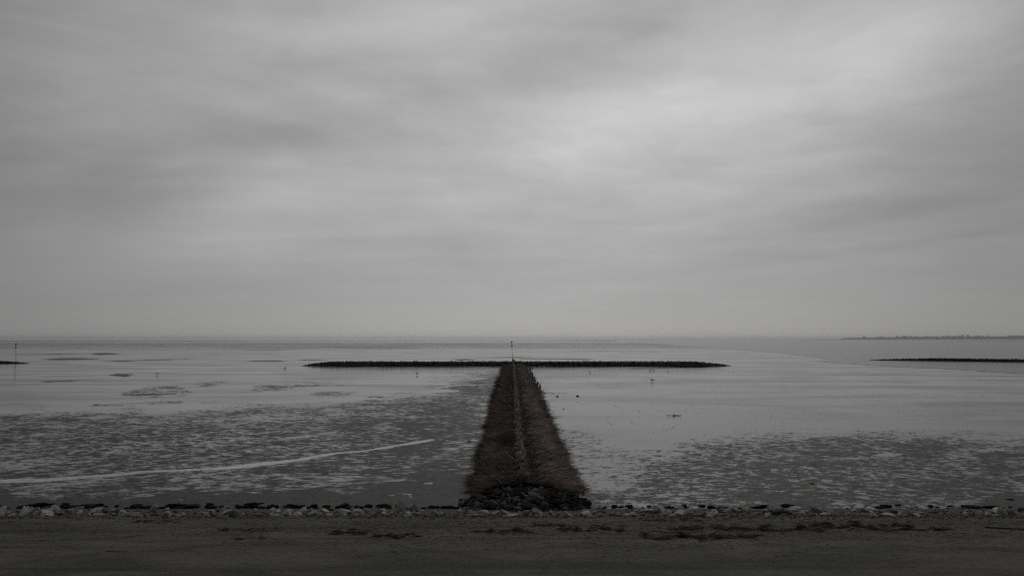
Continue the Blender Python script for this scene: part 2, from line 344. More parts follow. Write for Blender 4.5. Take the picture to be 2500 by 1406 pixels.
for k, (cx, cy, rx, ry) in enumerate([(1135,1077,38,5),(1175,997,28,2),(1190,985,20,1.5),(1190,1012,26,3),(1150,1062,22,3),(1185,975,18,1.5),(1160,1035,16,2),(1130,941,60,2),(1060,957,60,3),
        (1170,925,30,2),(1100,1095,20,2),(1400,1062,16,3),(1345,985,9,2),(1350,1010,10,2),(1330,972,8,1.4),(1780,1128,50,3),(2330,1095,40,3),(2150,1110,60,4),(2420,1098,60,5),(980,1205,20,2.5),(1050,1180,14,2)]):
    pts = [(cx+rx*math.cos(a)*(1+0.3*math.sin(3*a+k)), cy+ry*math.sin(a)*(1+0.3*math.cos(2*a+k))-0.05*rx*math.cos(a)) for a in np.linspace(0, 2*math.pi, 14, endpoint=False)]
    pool = np.maximum(pool, 0.62*inside(pts, 0.03+0.0006*ry, 0.04, 60+k))
vrow = 826 + 8335.0/np.maximum(YY, 20)                 # only used to name a distance: 826+8335/y
def dband(y0, y1, soft=60):                             # band of distance
    return 1/(1+np.exp(-(YY-y0)/(soft)))*1/(1+np.exp(-(y1-YY)/soft))
mud = mud + np.clip((YY-130)/150, 0, 1)*(1.0*lnoise(0.45, 0.05, 92) + 0.7*lnoise(0.16, 0.022, 93) + 0.35*lnoise(0.06, 0.012, 94))
wob = 1+0.25*lnoise(0.3, 1.0, 77)
pool = np.maximum(pool, dband(1500*1, 9000, 120)*0.9); pool = np.maximum(pool, dband(880, 1010, 20)*0.9*(LX < 0.25))
setz(mud, dband(1060, 1400, 30)*(YY > 100)*(LX < 0.3)*np.clip(0.6+1.6*lnoise(0.25, 0.1, 95), 0, 1), 0.9)
setz(mud, np.clip(dband(300, 860, 40), 0, 1)*(YY > 100), 0.42)
mud = mud + (YY > 60)*0.16*lnoise(0.10, 0.05, 90) + (YY > 60)*0.14*lnoise(0.03, 0.02, 91)
verts = np.stack([XX, YY, np.zeros_like(XX)], -1).reshape(-1, 3)
idx = np.arange(nr*nc).reshape(nr, nc)
faces = np.stack([idx[:-1, :-1], idx[:-1, 1:], idx[1:, 1:], idx[1:, :-1]], -1).reshape(-1, 4)
me = mesh('mudflat', verts, faces, M_mud, {'mud': mud.ravel(), 'pool': np.clip(pool, 0, 1.15).ravel(), 'grain': np.clip(grain, 0, 1).ravel()})
tag(link('mudflat', me), kind='structure')

# the sea channel to the right, a 2 cm film of rippling water over the flat
shore = [(1480,831.5),(1530,834.5),(1600,839),(1640,842),(1700,846.5),(1760,851),(1850,857),(1900,861),(1960,868),(2000,873),(2028,878),(1990,881.5),(2060,887),(2150,893),(2300,900),(2500,912),(2900,940)]
pts = []
for i, (a, b) in enumerate(zip(shore[:-1], shore[1:])):
    for t in np.linspace(0, 1, 9, endpoint=False):
        p_ = at(a[0]+(b[0]-a[0])*t, a[1]+(b[1]-a[1])*t, 0.02)
        k = 0.008*mnoise.noise(Vector((i*1.3+t*1.3, 4.2, 0)))
        pts.append((p_.x*(1+k), p_.y*(1+2*k)))
e = at(2900, 940); pts += [(6000, e.y), (13900, 2000), (13900, 11900), (-2000, 11900), (200, 3500)]
bm = bmesh.new(); vs = [bm.verts.new((x, y, 0.02)) for x, y in pts]; f = bm.faces.new(vs)
if f.normal.z < 0 or True:
    bm.normal_update()
    if f.normal.z < 0: f.normal_flip()
bmesh.ops.triangulate(bm, faces=bm.faces[:])
me = bpy.data.meshes.new('sea'); bm.to_mesh(me); bm.free(); me.materials.append(M_sea)
tag(link('sea', me), kind='structure')

# ------------------------------------------------------------------ dike: asphalt slope and toe
def profile_sheet(name, prof, x0, x1, nx, m, wob=0.0):
    xs = np.linspace(x0, x1, nx); v = []; f = []
    for j, (y, z) in enumerate(prof):
        for i, x in enumerate(xs):
            w = wob*(mnoise.noise(Vector((x*0.35, 3.3, 1)))+0.5*mnoise.noise(Vector((x*1.3, 9.3, 1)))+0.45*mnoise.noise(Vector((x*4.3, 2.3, 1)))) if j == 0 else 0
            v.append((x, y+w, z - w*SL))
    n = nx
    for j in range(len(prof)-1):
        for i in range(n-1): f.append((j*n+i+1, j*n+i, (j+1)*n+i, (j+1)*n+i+1))
    return mesh(name, v, f, m)
tag(link('asphalt_slope', profile_sheet('asphalt_slope', [(AY, AZ+0.01), (AY-1, slope_z(AY-1)), (10, slope_z(10)), (0.6, slope_z(0.6)), (-3, slope_z(0.6)+0.02), (-3.2, slope_z(0.6))], -130, 130, 1800, M_asph, 0.22)), kind='structure')
tag(link('embankment', profile_sheet('embankment', [(20.9, -0.06), (20.3, 0.05), (18.8, 0.24), (17.5, slope_z(17.5)-0.04), (0, slope_z(0.6)-0.2), (-6, slope_z(0.6)-0.1), (-25, -0.1)], -260, 260, 500, M_toe)), kind='structure')

# ------------------------------------------------------------------ rocks
def rock_mesh(name, m, seed, sub=3, planes=13, rough=0.06, flat=0.62):
    rr = random.Random(seed); bm = bmesh.new(); bmesh.ops.create_icosphere(bm, subdivisions=sub, radius=1)
    pl = []
    for _ in range(planes):
        n = Vector((rr.gauss(0,1), rr.gauss(0,1), rr.gauss(0,1))).normalized(); pl.append((n, rr.uniform(0.60, 1.0)))
    for v in bm.verts:
        d = v.co.normalized(); r = 1.55
        for n, h in pl:
            k = d.dot(n)
            if k > 0.05: r = min(r, h/k)
        r *= 1 + rough*mnoise.noise(d*2.5+Vector((seed, 0, 0))) + rough*0.6*mnoise.noise(d*7+Vector((seed, 5, 0)))
        v.co = d*r
    for v in bm.verts: v.co.z *= flat; v.co.y *= 0.8
    me = bpy.data.meshes.new(name); bm.to_mesh(me); bm.free(); me.materials.append(m)
    return me
pale = [rock_mesh('border_stone', M_pale, 10+i, planes=14+i % 5, rough=0.07, flat=0.45+0.07*(i % 4)) for i in range(14)]
dark = [rock_mesh('boulder', M_dark, 40+i, planes=13+i % 5, rough=0.05, flat=0.50+0.07*(i % 4)) for i in range(12)]
weed = [rock_mesh('weed_covered_stone', M_weed, 70+i, planes=20, rough=0.5, flat=0.62) for i in range(8)]
def toe_z(y): 
    t = np.interp(y, [17.5, 18.2, 18.8, 20.3, 20.9], [slope_z(17.5), 0.35, 0.24, 0.05, 0.0]); return float(t)
def place(me, name, loc, s, rot=None, sc=None):
    o = link(name, me, loc=loc); rr = random
    o.rotation_euler = rot or (rr.gauss(0, 0.22), rr.gauss(0, 0.22), rr.uniform(0, 6.28))
    o.scale = sc or (s*rr.uniform(0.85, 1.3), s*rr.uniform(0.8, 1.15), s*rr.uniform(0.8, 1.15)); return o
# pale stones of the toe: three staggered rows (individuals inside the view)
beyond = []; cand = []
rows = [(18.3, 0.08), (18.5, 0.10), (18.75, 0.11), (19.05, 0.115), (19.4, 0.12), (19.75, 0.095)]
for ri, (y0, sz) in enumerate(rows):
    x = -34.0
    while x < 34:
        x += random.uniform(0.16, 0.50)
        y = max(18.2, y0 + random.gauss(0, 0.15)); s_ = sz*random.choice((0.4, 0.5, 0.65, 0.8, 0.9, 1.0, 1.2, 1.6))
        if ri >= 4 and -1.2 < x < 2.0: continue
        z = toe_z(y)+s_*0.20+random.uniform(-0.01, 0.02)
        (cand if abs(x) < 15.2+0.75*(y-18.4) else beyond).append((x, y, z, s_))
cand.sort(key=lambda t: -t[3]); beyond += cand[284:]; count = 0
for (x, y, z, s_) in cand[:284]:
    o = place(random.choice(pale), 'border_stone', (x, y, z), s_); count += 1
    o.rotation_euler = (random.gauss(0, .4), random.gauss(0, .4), random.uniform(0, 6.28))
    tag(o, 'rough pale grey stone among its like in the band between dark slope and mud', 'stone', 'pale stones in the band along the foot of the dark slope')
print('pale stones', count)
# the same band outside the picture
vv = []; ff = []; 
for (x, y, z, s_) in beyond:
    src = random.choice(pale); co = np.empty(len(src.vertices)*3); src.vertices.foreach_get('co', co); co = co.reshape(-1, 3)*s_
    a = random.uniform(0, 6.28); c_, n_ = math.cos(a), math.sin(a)
    co = np.stack([co[:,0]*c_-co[:,1]*n_+x, co[:,0]*n_+co[:,1]*c_+y, co[:,2]+z], 1); b = sum(len(q) for q in vv)
    vv.append(co); fi = np.array([p_.vertices[:] for p_ in src.polygons])+b; ff.append(fi)
if vv: tag(link('border_rubble', mesh('border_rubble', np.concatenate(vv), np.concatenate(ff), M_pale)), 'smaller rubble filling the gaps between the pale stones along the foot of the slope', 'stones', kind='stuff')
V_ = []; F_ = []
for k in range(5200):
    x = random.uniform(-24, 24); y = 18.15+abs(random.gauss(0, 0.5)) if random.random() < 0.55 else 18.1-abs(random.gauss(0, 0.22)); y = min(y, 20.6); r_ = random.uniform(0.012, 0.05)
    z = toe_z(y) if y > 18.2 else slope_z(y); b = len(V_)
    for q in ((1,0,0),(0,1,0),(-1,0,0),(0,-1,0),(0,0,.7),(0,0,-.6)): V_.append((x+q[0]*r_*random.uniform(.7,1.5), y+q[1]*r_*random.uniform(.7,1.2), z+0.01+q[2]*r_*random.uniform(.5,1)))
    F_ += [tuple(b+i for i in q) for q in ((0,1,4),(1,2,4),(2,3,4),(3,0,4),(1,0,5),(2,1,5),(3,2,5),(0,3,5))]
tag(link('gravel', mesh('gravel', V_, F_, M_gravel)), 'coarse gravel and chips between the pale stones and along the asphalt edge', 'gravel', kind='stuff')
# named larger stones at places one can point to
BIG = [(65,1247,0.24,'broad rounded pale stone near the far left end of the stone band'),(190,1242,0.20,'domed pale stone above the stones at the left part of the band'),
 (845,1247,0.21,'bright blocky stone in the band left of the rock heap, topmost there'),(705,1250,0.20,'squarish pale stone left of the brightest blocky stone'),
 (1128,1248,0.17,'upright pale stone touching the left foot of the dark rock heap'),(1151,1250,0.17,'pointed pale stone right beside the upright one at the heap\'s left foot'),
 (1250,1259,0.12,'small flat pale stone lying alone in front of the dark heap'),(1310,1250,0.19,'pale pointed stone in front of the heap\'s right half'),
 (1627,1251,0.22,'bright oval pale stone standing above its neighbours right of the heap'),(1838,1250,0.24,'largest flat-faced pale stone in the right part of the band'),
 (2000,1247,0.25,'bulky pale boulder rising highest in the band at the right'),(2120,1247,0.21,'mottled pale stone right of the bulky boulder'),
 (2435,1246,0.16,'small bright stone near the right end of the stone band'),(2490,1240,0.20,'grey round stone at the very right end of the band')]
for px, py, s_, lb in BIG:
    p_ = at(px, py+6, 0.18); o = place(random.choice(pale), 'border_stone', (p_.x, min(max(p_.y, 18.4), 20.0), toe_z(p_.y)+s_*0.22), s_*0.78)
    tag(o, lb, 'stone', 'pale stones in the band along the foot of the dark slope')
# black weed-covered stones on the mud side of the band
nw = 0; x = -16.5
while x < 16.5:
    x += random.uniform(0.09, 0.30)
    if -1.5 < x < 2.4: continue
    if x > 2.4 and random.random() < 0.45: continue
    y = 20.6+random.gauss(0, 0.14); s_ = random.choice((0.05, 0.07, 0.10, 0.15))*(1.0 if x < 0 else 0.8)
    o = place(random.choice(weed), 'weed_covered_stone', (x, y, 0.02+s_*0.2), s_, sc=(s_*random.uniform(1.1, 1.9), s_, s_*random.uniform(0.6, 0.95)), rot=(0, 0, random.gauss(0, 0.4))); nw += 1
    tag(o, 'low black seaweed-covered stone behind the pale stones, at the edge of the mud', 'stone', 'black weed-covered stones along the edge of the mud')
# heap of dark boulders at the landward end of the groyne
def heap_z(x, y):
    q = ((x-0.35)/1.9)**2 + ((y-21.3)/1.6)**2
    return max(0.0, 0.27*(1-q))
nb = 0
for k in range(900):
    x = random.uniform(-1.6, 2.3); y = random.uniform(19.45, 22.8)
    q = ((x-0.4)/2.05)**2 + ((y-21.1)/1.65)**2
    if q > 1: continue
    if k > 400: break
    s_ = random.uniform(0.07, 0.16)*(1.1 if y < 21.3 else 0.85)
    z = heap_z(x, y)+random.uniform(-0.05, 0.02)+0.03
    weedy = (x > 0.95 and random.random() < 0.85) or (x < -0.6 and y > 20.8 and random.random() < 0.7) or random.random() < 0.10
    if weedy:
        o = place(random.choice(weed), 'weed_covered_boulder', (x, y, z), s_, rot=(0,0,random.uniform(0,6)), sc=(s_*1.25, s_*1.1, s_))
        side = 'right' if x > 0.35 else 'left'
        tag(o, 'black boulder shrouded in seaweed on the %s flank of the dark rock heap' % side, 'boulder', 'weed-covered boulders on the %s flank of the heap' % side)
    else:
        o = place(random.choice(dark), 'boulder', (x, y, z), s_, rot=(random.gauss(0,.5), random.gauss(0,.5), random.uniform(0,6)))
        where = 'seaward top' if y > 21.4 else 'near face'
        tag(o, 'angular dark grey boulder on the %s of the heap ending the groyne' % where, 'boulder', 'bare dark boulders on the %s of the heap' % where)
    nb += 1
for px, py, s_, lb, rot in [(1305,1213,0.21,'large slanting flat-faced grey boulder high on the right of the rock heap',(0.5,0.35,0.3)),(1255,1207,0.18,'grey slab-like boulder leaning near the top of the rock heap',(0.3,-0.4,0.2)),
        (1290,1222,0.16,'light wedge-shaped boulder below the large slanting one on the heap',(0.6,-0.5,0.1)),(1285,1237,0.17,'broad rounded grey boulder low on the heap above pale stones',(0.1,0.1,0.0)),
        (1203,1232,0.17,'grey rounded boulder low on the left half of the rock heap',(0.2,0.1,0.8)),(1240,1200,0.14,'pale-topped boulder at the summit of the rock heap',(0.2,0.3,0.5)),
        (1160,1219,0.17,'black weedy boulder set apart on the mud left of the heap',(0,0,0))]:
    zb = 0.33 if py < 1215 else 0.27 if py < 1228 else 0.18
    if px == 1160: zb = 0.06
    p_ = at(px, py, zb); o = place(dark[int(px) % 12] if px != 1160 else weed[2], 'boulder', p_, s_, rot=rot, sc=(s_*1.35, s_, s_*0.9)); tag(o, lb, 'boulder', 'large boulders of the heap')

# ------------------------------------------------------------------ strands (twigs, reeds) as one mesh
def strands(name, P0, P1, rad, tint, mt, bend=0.0, parent=None, seg=2):
    """three-sided tapering twigs between P0 and P1"""
    n = len(P0); d = P1-P0; L = np.linalg.norm(d, axis=1, keepdims=True); d = d/np.maximum(L, 1e-6)
    up = np.tile([0, 0, 1.0], (n, 1)); up[np.abs(d[:, 2]) > 0.9] = [1, 0, 0]
    a = np.cross(d, up); a /= np.linalg.norm(a, axis=1, keepdims=True); b = np.cross(d, a)
    rings = []; bd = rng.normal(0, 1, (n, 1))*a + rng.normal(0, 1, (n, 1))*b
    for k in range(seg+1):
        t = k/seg; c = P0+(P1-P0)*t + bd*L*bend*4*t*(1-t)
        r = rad[:, None]*(1-0.6*t)
        rings.append(np.stack([c+r*(math.cos(q)*a+math.sin(q)*b) for q in (0, 2.094, 4.189)], 1))
    V_ = np.stack(rings, 1).reshape(-1, 3)      # n, seg+1, 3
    base = (np.arange(n)*(seg+1)*3)[:, None]; fs = []
    for k in range(seg):
        for j in range(3):
            j2 = (j+1) % 3; fs.append(base+np.array([[k*3+j, k*3+j2, (k+1)*3+j2, (k+1)*3+j]]))
    F_ = np.stack(fs, 1).reshape(-1, 4)
    return link(name, mesh(name, V_, F_, mt, {'tint': np.repeat(tint, (seg+1)*3)}), parent)

# ------------------------------------------------------------------ the groyne of brushwood
GX = 0.30; Y0, Y1 = 22.6, 126.0
groyne = empty('brushwood_groyne', (GX, Y0, 0))
tag(groyne, 'long brown brushwood groyne running straight out from the rock heap to the crossing dam', 'groyne')
def ledge(y, side):  # half width of the mat
    w = (1.42 if side < 0 else 1.72) + 0.30*mnoise.noise(Vector((y*0.45, side*7, 0))) + 0.28*mnoise.noise(Vector((y*1.7, side*3, 2))) + 0.22*mnoise.noise(Vector((y*4.7, side*5, 2)))
    return w * 1.0
def mat_z(u): return 0.36*(1-u**2.2)+0.05      # u: 0 at the ridge, 1 at the edge
for side in (-1, 1):
    ysl = [Y0]
    while ysl[-1] < Y1: ysl.append(ysl[-1]+0.25*(ysl[-1]/30))
    us = np.linspace(0, 1, 12); v = []; 
    for y in ysl:
        for u in us:
            x = GX+side*u*ledge(y, side)*0.90
            v.append((x-GX, y-Y0, max(-0.02, mat_z(u)-0.06+0.07*mnoise.noise(Vector((x*1.5, y*5, 0)))) if u < 1 else -0.03))
    n = len(us); f = [(j*n+i, j*n+i+1, (j+1)*n+i+1, (j+1)*n+i) for j in range(len(ysl)-1) for i in range(n-1)]
    f.append(tuple(range(n)))
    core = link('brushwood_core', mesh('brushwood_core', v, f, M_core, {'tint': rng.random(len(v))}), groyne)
    # twigs
    N = 34000
    yy = Y0 + (Y1-Y0)*0 + 0
    q = rng.random(N); a_ = -0.35; yv = ((Y1**a_-Y0**a_)*q+Y0**a_)**(1/a_)     # denser near the land
    u = rng.random(N)**0.8
    keep = ~((side > 0) & (u < 0.38) & (rng.random(N) < 0.72)); yv = yv[keep]; u = u[keep]; N = len(u)
    w = np.array([ledge(y, side) for y in yv]); x = side*u*w
    th = rng.normal(0, 0.20, N) + (rng.random(N) < 0.12)*rng.uniform(-1.5, 1.5, N)
    edge = u > 0.85
    L = rng.uniform(0.18, 0.75, N)*np.where(rng.random(N) < 0.08, 1.5, 1.0)
    dz = rng.normal(0.0, 0.07, N) + (rng.random(N) < 0.06)*rng.uniform(0.1, 0.6, N) + edge*rng.uniform(-0.15, 0.25, N)
    dr = np.stack([side*np.cos(th), np.sin(th), dz], 1); dr /= np.linalg.norm(dr, axis=1, keepdims=True)
    P0 = np.stack([x-side*L*0.4, yv-Y0, mat_z(u)-0.05+rng.uniform(-0.05, 0.05, N)], 1)
    P1 = P0+dr*L[:, None]; P1[:, 2] = np.maximum(P1[:, 2], 0.01); P0[:, 2] = np.maximum(P0[:, 2], 0.0)
    rad = rng.uniform(0.004, 0.010, N)*np.clip(yv/28, 1, 2.6)
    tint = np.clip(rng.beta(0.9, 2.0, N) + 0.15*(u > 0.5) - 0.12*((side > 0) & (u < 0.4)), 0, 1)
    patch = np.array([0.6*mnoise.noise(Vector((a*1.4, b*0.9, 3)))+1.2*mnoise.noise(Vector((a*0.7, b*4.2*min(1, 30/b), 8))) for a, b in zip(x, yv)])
    tint = np.clip((tint+(0.10 if side < 0 else 0.04)*(u > 0.12))*(1+1.7*patch)*np.where((side > 0) & (u < 0.40), 0.22, np.where(u < 0.14, 0.4, 1.0)), 0, 1)  # shade of the trough by the ridge and of gaps put into tint
    # unruly tufts that stick out, mostly along the edge
    T = 750; ty = ((Y1**a_-Y0**a_)*rng.random(T)+Y0**a_)**(1/a_); tu = np.where(rng.random(T) < 0.6, rng.uniform(0.85, 1.05, T), rng.uniform(0.1, 1, T)); K = 16
    if side > 0: tu = np.maximum(tu, 0.42)
    tw = np.array([ledge(y, side) for y in ty]); tx = side*tu*tw; tl = rng.uniform(0.2, 0.75, T)*np.clip(ty/40, 0.9, 1.6); tt = rng.random(T)
    Q0 = np.repeat(np.stack([tx, ty-Y0, np.maximum(0.02, mat_z(np.minimum(tu, 1))-0.03)], 1), K, 0) + rng.normal(0, 0.05, (T*K, 3))*[1.6, 1, 0.3]
    dd = rng.normal(0, 0.6, (T*K, 3)) + np.array([side*1.2, 0, 0.15]); dd[:, 2] = np.clip(dd[:, 2], -0.2, 0.5); dd /= np.linalg.norm(dd, axis=1, keepdims=True)
    Q1 = Q0+dd*(np.repeat(tl, K)*rng.uniform(.4, 1, T*K))[:, None]; Q1[:, 2] = np.maximum(Q1[:, 2], 0.01)
    P0 = np.concatenate([P0, Q0]); P1 = np.concatenate([P1, Q1]); rad = np.concatenate([rad, rng.uniform(.003, .008, T*K)*np.clip(np.repeat(ty, K)/28, 1, 2.6)])
    tint = np.concatenate([tint, np.clip(np.repeat(tt, K)*rng.beta(1, 1.5, T*K)*1.4, 0, 1)])
    # longer bare sticks lying on the mat
    S = 420; sy = ((Y1**a_-Y0**a_)*rng.random(S)+Y0**a_)**(1/a_); su = rng.uniform(0.42 if side > 0 else 0.1, 1.0, S); sx_ = side*su*np.array([ledge(y, side) for y in sy]); sl = rng.uniform(0.4, 1.2, S); sth = rng.normal(0, 0.7, S)
    Q0 = np.stack([sx_-side*sl*0.5*np.cos(sth), sy-Y0-sl*0.5*np.sin(sth), mat_z(su)+rng.uniform(0.0, 0.06, S)], 1); Q1 = np.stack([sx_+side*sl*0.5*np.cos(sth), sy-Y0+sl*0.5*np.sin(sth), mat_z(np.minimum(su, 1))-0.02+rng.uniform(-0.02, 0.22, S)], 1)
    P0 = np.concatenate([P0, Q0]); P1 = np.concatenate([P1, Q1]); rad = np.concatenate([rad, rng.uniform(.008, .014, S)*np.clip(sy/30, 1, 2.2)]); tint = np.concatenate([tint, rng.choice([0.05, 0.5, 0.9, 1.0], S)])
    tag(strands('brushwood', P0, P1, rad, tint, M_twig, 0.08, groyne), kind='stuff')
# ridge of closely set, barnacled posts along the middle
v = []; f = []; tint = []
y = Y0+0.6
while y < 143:
    st = 0.11*max(1, y/45)
    for dx in (-0.07, 0.03, 0.12):
        r = random.uniform(0.05, 0.09)*max(1, y/70)**0.3; h = 0.50+random.uniform(-0.10, 0.09) + (0.25 if y > 124 else 0)*0.6; cx = dx+random.gauss(0, 0.03)+0.05*mnoise.noise(Vector((0, y*0.5, 0))); cy = y+random.gauss(0, 0.04)
        b = len(v); n = 6; tt = random.random()**1.6
        for k in range(n): a = k*2*math.pi/n; v.append((cx+r*1.1*math.cos(a), cy-Y0+r*math.sin(a), 0.0))
        for k in range(n): a = k*2*math.pi/n; v.append((cx+r*random.uniform(.8,1.2)*math.cos(a), cy-Y0+r*math.sin(a), h*random.uniform(0.85, 1)))
        v.append((cx, cy-Y0, h+0.03)); tint += [tt*0.4]*n+[tt]*(n+1)
        for k in range(n): k2 = (k+1) % n; f.append((b+k, b+k2, b+n+k2, b+n+k)); f.append((b+n+k, b+n+k2, b+2*n))
    y += st
link('post_row', mesh('post_row', v, f, M_ridge, {'tint': tint}), groyne)
N = 5000; yv = Y0+0.4+(100)*rng.random(N)**2.2; P0 = np.stack([rng.normal(0.03, 0.12, N), yv-Y0, rng.uniform(0.3, 0.55, N)], 1)
P1 = P0+np.stack([rng.normal(0, 0.13, N), rng.normal(0, 0.13, N), rng.normal(0, 0.07, N)], 1)
tag(strands('clinging_weed', P0, P1, rng.uniform(0.004, 0.009, N)*np.clip(yv/28, 1, 2.5), rng.random(N)**1.2, M_ridge, 0.1, groyne), kind='stuff')
def post_mesh(name, h, r, mt, seed, lean=(0,0), pointed=0.0, nub=True):
    rr = random.Random(seed); v = []; f = []; n = 8; lv = 6
    for j in range(lv+1):
        t = j/lv; k = 1-0.35*t*pointed - (0.12*t)
        for i in range(n):
            a = i*2*math.pi/n; q = r*k*(1+rr.uniform(-.18, .18)); v.append((q*math.cos(a)+lean[0]*t*h, q*math.sin(a)+lean[1]*t*h, h*t-0.05 + (rr.uniform(-.1, .05)*h if j == lv else 0)))
    for j in range(lv):
        for i in range(n): i2 = (i+1) % n; f.append((j*n+i, j*n+i2, (j+1)*n+i2, (j+1)*n+i))
    f.append(tuple(lv*n+i for i in range(n)))
    return mesh(name, v, f, mt)
for i, (px, h) in enumerate([(1259, 0.55), (1266, 0.62)]):
    p_ = at(px, 1183, 0.05)
    link('post', post_mesh('post', h, 0.055, M_black, i), groyne, (p_.x-GX, p_.y-Y0, 0.12))

# ------------------------------------------------------------------ dams out on the flat
def dam(name, p0, p1, width, height, mt, seed, label, cat='dam', end_taper=(6, 6), spurs=(), posts=True):
    """rubble dam from p0 to p1 (x, y): ridge body covered in irregular stones, tapering at its ends"""
    rr = random.Random(seed); root = empty(name, (p0[0], p0[1], 0)); tag(root, label, cat)
    a = Vector((p0[0], p0[1], 0)); b = Vector((p1[0], p1[1], 0)); L = (b-a).length; d = (b-a)/L; nrm = Vector((-d.y, d.x, 0))
    def H(s_): return height*max(0.05, min(1, (s_/end_taper[0]) if end_taper[0] else 1, ((L-s_)/end_taper[1]) if end_taper[1] else 1))**0.6
    v = []; f = []; n = 9; ns = int(L/0.35)
    for j in range(ns+1):
        s_ = L*j/ns; h = H(s_)*(1+0.13*mnoise.noise(Vector((s_*1.9, seed, 0)))); w = width/2*(0.6+0.4*h/height)
        for i in range(n):
            t = i/(n-1)*2-1; prof = [0, .55, .9, .98, 1.0, .97, .85, .5, 0][i]
            c = d*s_+nrm*(t*w)
            v.append((c.x+rr.gauss(0, .05), c.y+rr.gauss(0, .05), prof*h*(1+0.12*rr.uniform(-1, 1))-0.03))
    for j in range(ns):
        for i in range(n-1): f.append((j*n+i, j*n+i+1, (j+1)*n+i+1, (j+1)*n+i))
    link('embankment_core', mesh('embankment_core', v, f, mt), root)
    # rubble skin
    V_ = []; F_ = []; K = int(L*9); oct_f = [(0,1,4),(1,2,4),(2,3,4),(3,0,4),(1,0,5),(2,1,5),(3,2,5),(0,3,5)]
    for k in range(K):
        s_ = rr.uniform(0, L); t = rr.uniform(-1.05, 1.05); h = H(s_); w = width/2*(0.6+0.4*h/height)
        c = d*s_+nrm*t*w; z = h*max(0, 1-abs(t)**3)*0.98; r = rr.uniform(0.10, 0.24)*(0.5+0.5*h/height); bb = len(V_)
        for q in ((1,0,0),(0,1,0),(-1,0,0),(0,-1,0),(0,0,.75),(0,0,-.6)):
            V_.append((c.x+q[0]*r*rr.uniform(.7,1.4), c.y+q[1]*r*rr.uniform(.7,1.3), z+q[2]*r*rr.uniform(.5,1.1)))
        F_ += [tuple(bb+i for i in q) for q in oct_f]
    tag(link('rubble', mesh('rubble', V_, F_, mt), root), kind='stuff')
    for (sx, sl) in spurs:   # low stone aprons in front of the dam
        V_ = []; F_ = []
        for k in range(500):
            u = rr.uniform(-1, 1); w_ = rr.uniform(-1, 1)
            if u*u+w_*w_ > 1: continue
            c = Vector((sx+u*sl, p0[1]-width/2-0.9+w_*1.7, 0)) - Vector((p0[0], p0[1], 0)); r = rr.uniform(.10, .26); bb = len(V_)
            z = 0.22*(1-u*u)*(1-w_*w_*0.6)
            for q in ((1,0,0),(0,1,0),(-1,0,0),(0,-1,0),(0,0,.7),(0,0,-.6)): V_.append((c.x+q[0]*r*1.4, c.y+q[1]*r, z+q[2]*r*rr.uniform(.6,1.1)))
            F_ += [tuple(bb+i for i in q) for q in oct_f]
        tag(link('stone_apron', mesh('stone_apron', V_, F_, mt), root), kind='stuff')
    return root
dl = at(735, 893.5); dr = at(1775, 892)
dam('cross_dam', (dl.x, 126.2), (dr.x, 126.2), 4.2, 0.78, M_dam, 3, 'long black stone dam lying across the seaward end of the brushwood groyne', end_taper=(5.5, 6.5), spurs=((at(848, 896).x, 3.0), (at(1700, 896).x, 3.4)))
a_ = at(2122, 879); b_ = at(2560, 887)
dam('stone_dam', (a_.x, a_.y), (b_.x*1.25, b_.y-6), 3.0, 0.62, M_dam, 4, 'low black stone dam lying alone in the water at the right edge', end_taper=(14, 0))
a_ = at(66, 887); b_ = at(-300, 885)
dam('stone_dam', (b_.x, b_.y+1), (a_.x, a_.y), 3.0, 0.62, M_dam, 5, 'end of a low black stone dam at the left edge beside the left beacon', end_taper=(0, 11))

# ------------------------------------------------------------------ beacons
def cyl(name, r0, r1, h, mt, z0=0, n=10):
    v = [(r0*math.cos(i*2*math.pi/n), r0*math.sin(i*2*math.pi/n), z0) for i in range(n)]+[(r1*math.cos(i*2*math.pi/n), r1*math.sin(i*2*math.pi/n), z0+h) for i in range(n)]
    f = [(i, (i+1) % n, n+(i+1) % n, n+i) for i in range(n)]+[tuple(range(n-1, -1, -1)), tuple(range(n, 2*n))]
    return mesh(name, v, f, mt)
def beacon(px, pyb, pyt, y, z0, label, lean):
    b = at_dist(px, pyb, y); top = at_dist(px, pyt, y).z; h = top-z0
    r = empty('beacon', (b.x, y, z0)); tag(r, label, 'beacon', 'beacons marking the dam ends')
    link('pole', cyl('pole', 0.045, 0.035, h-0.15, M_pole), r)
    link('topmark', cyl('topmark', 0.03, 0.19, 0.36, M_black, h-0.40), r)       # cone standing on its point
    link('topmark', cyl('topmark', 0.19, 0.03, 0.36, M_black, h-0.92), r)       # cone pointing up
    link('collar', cyl('collar', 0.09, 0.09, 0.12, M_pole, 0.02), r)
    r.rotation_euler = (0, lean, 0)
beacon(1251, 885, 832.5, 127.0, 0.6, 'thin beacon pole with two cone topmarks standing where groyne meets cross dam', -0.03)
beacon(39, 886, 838, at(39, 887).y, 0.1, 'thin beacon pole with two cone topmarks near the left edge, behind open mud', -0.06)

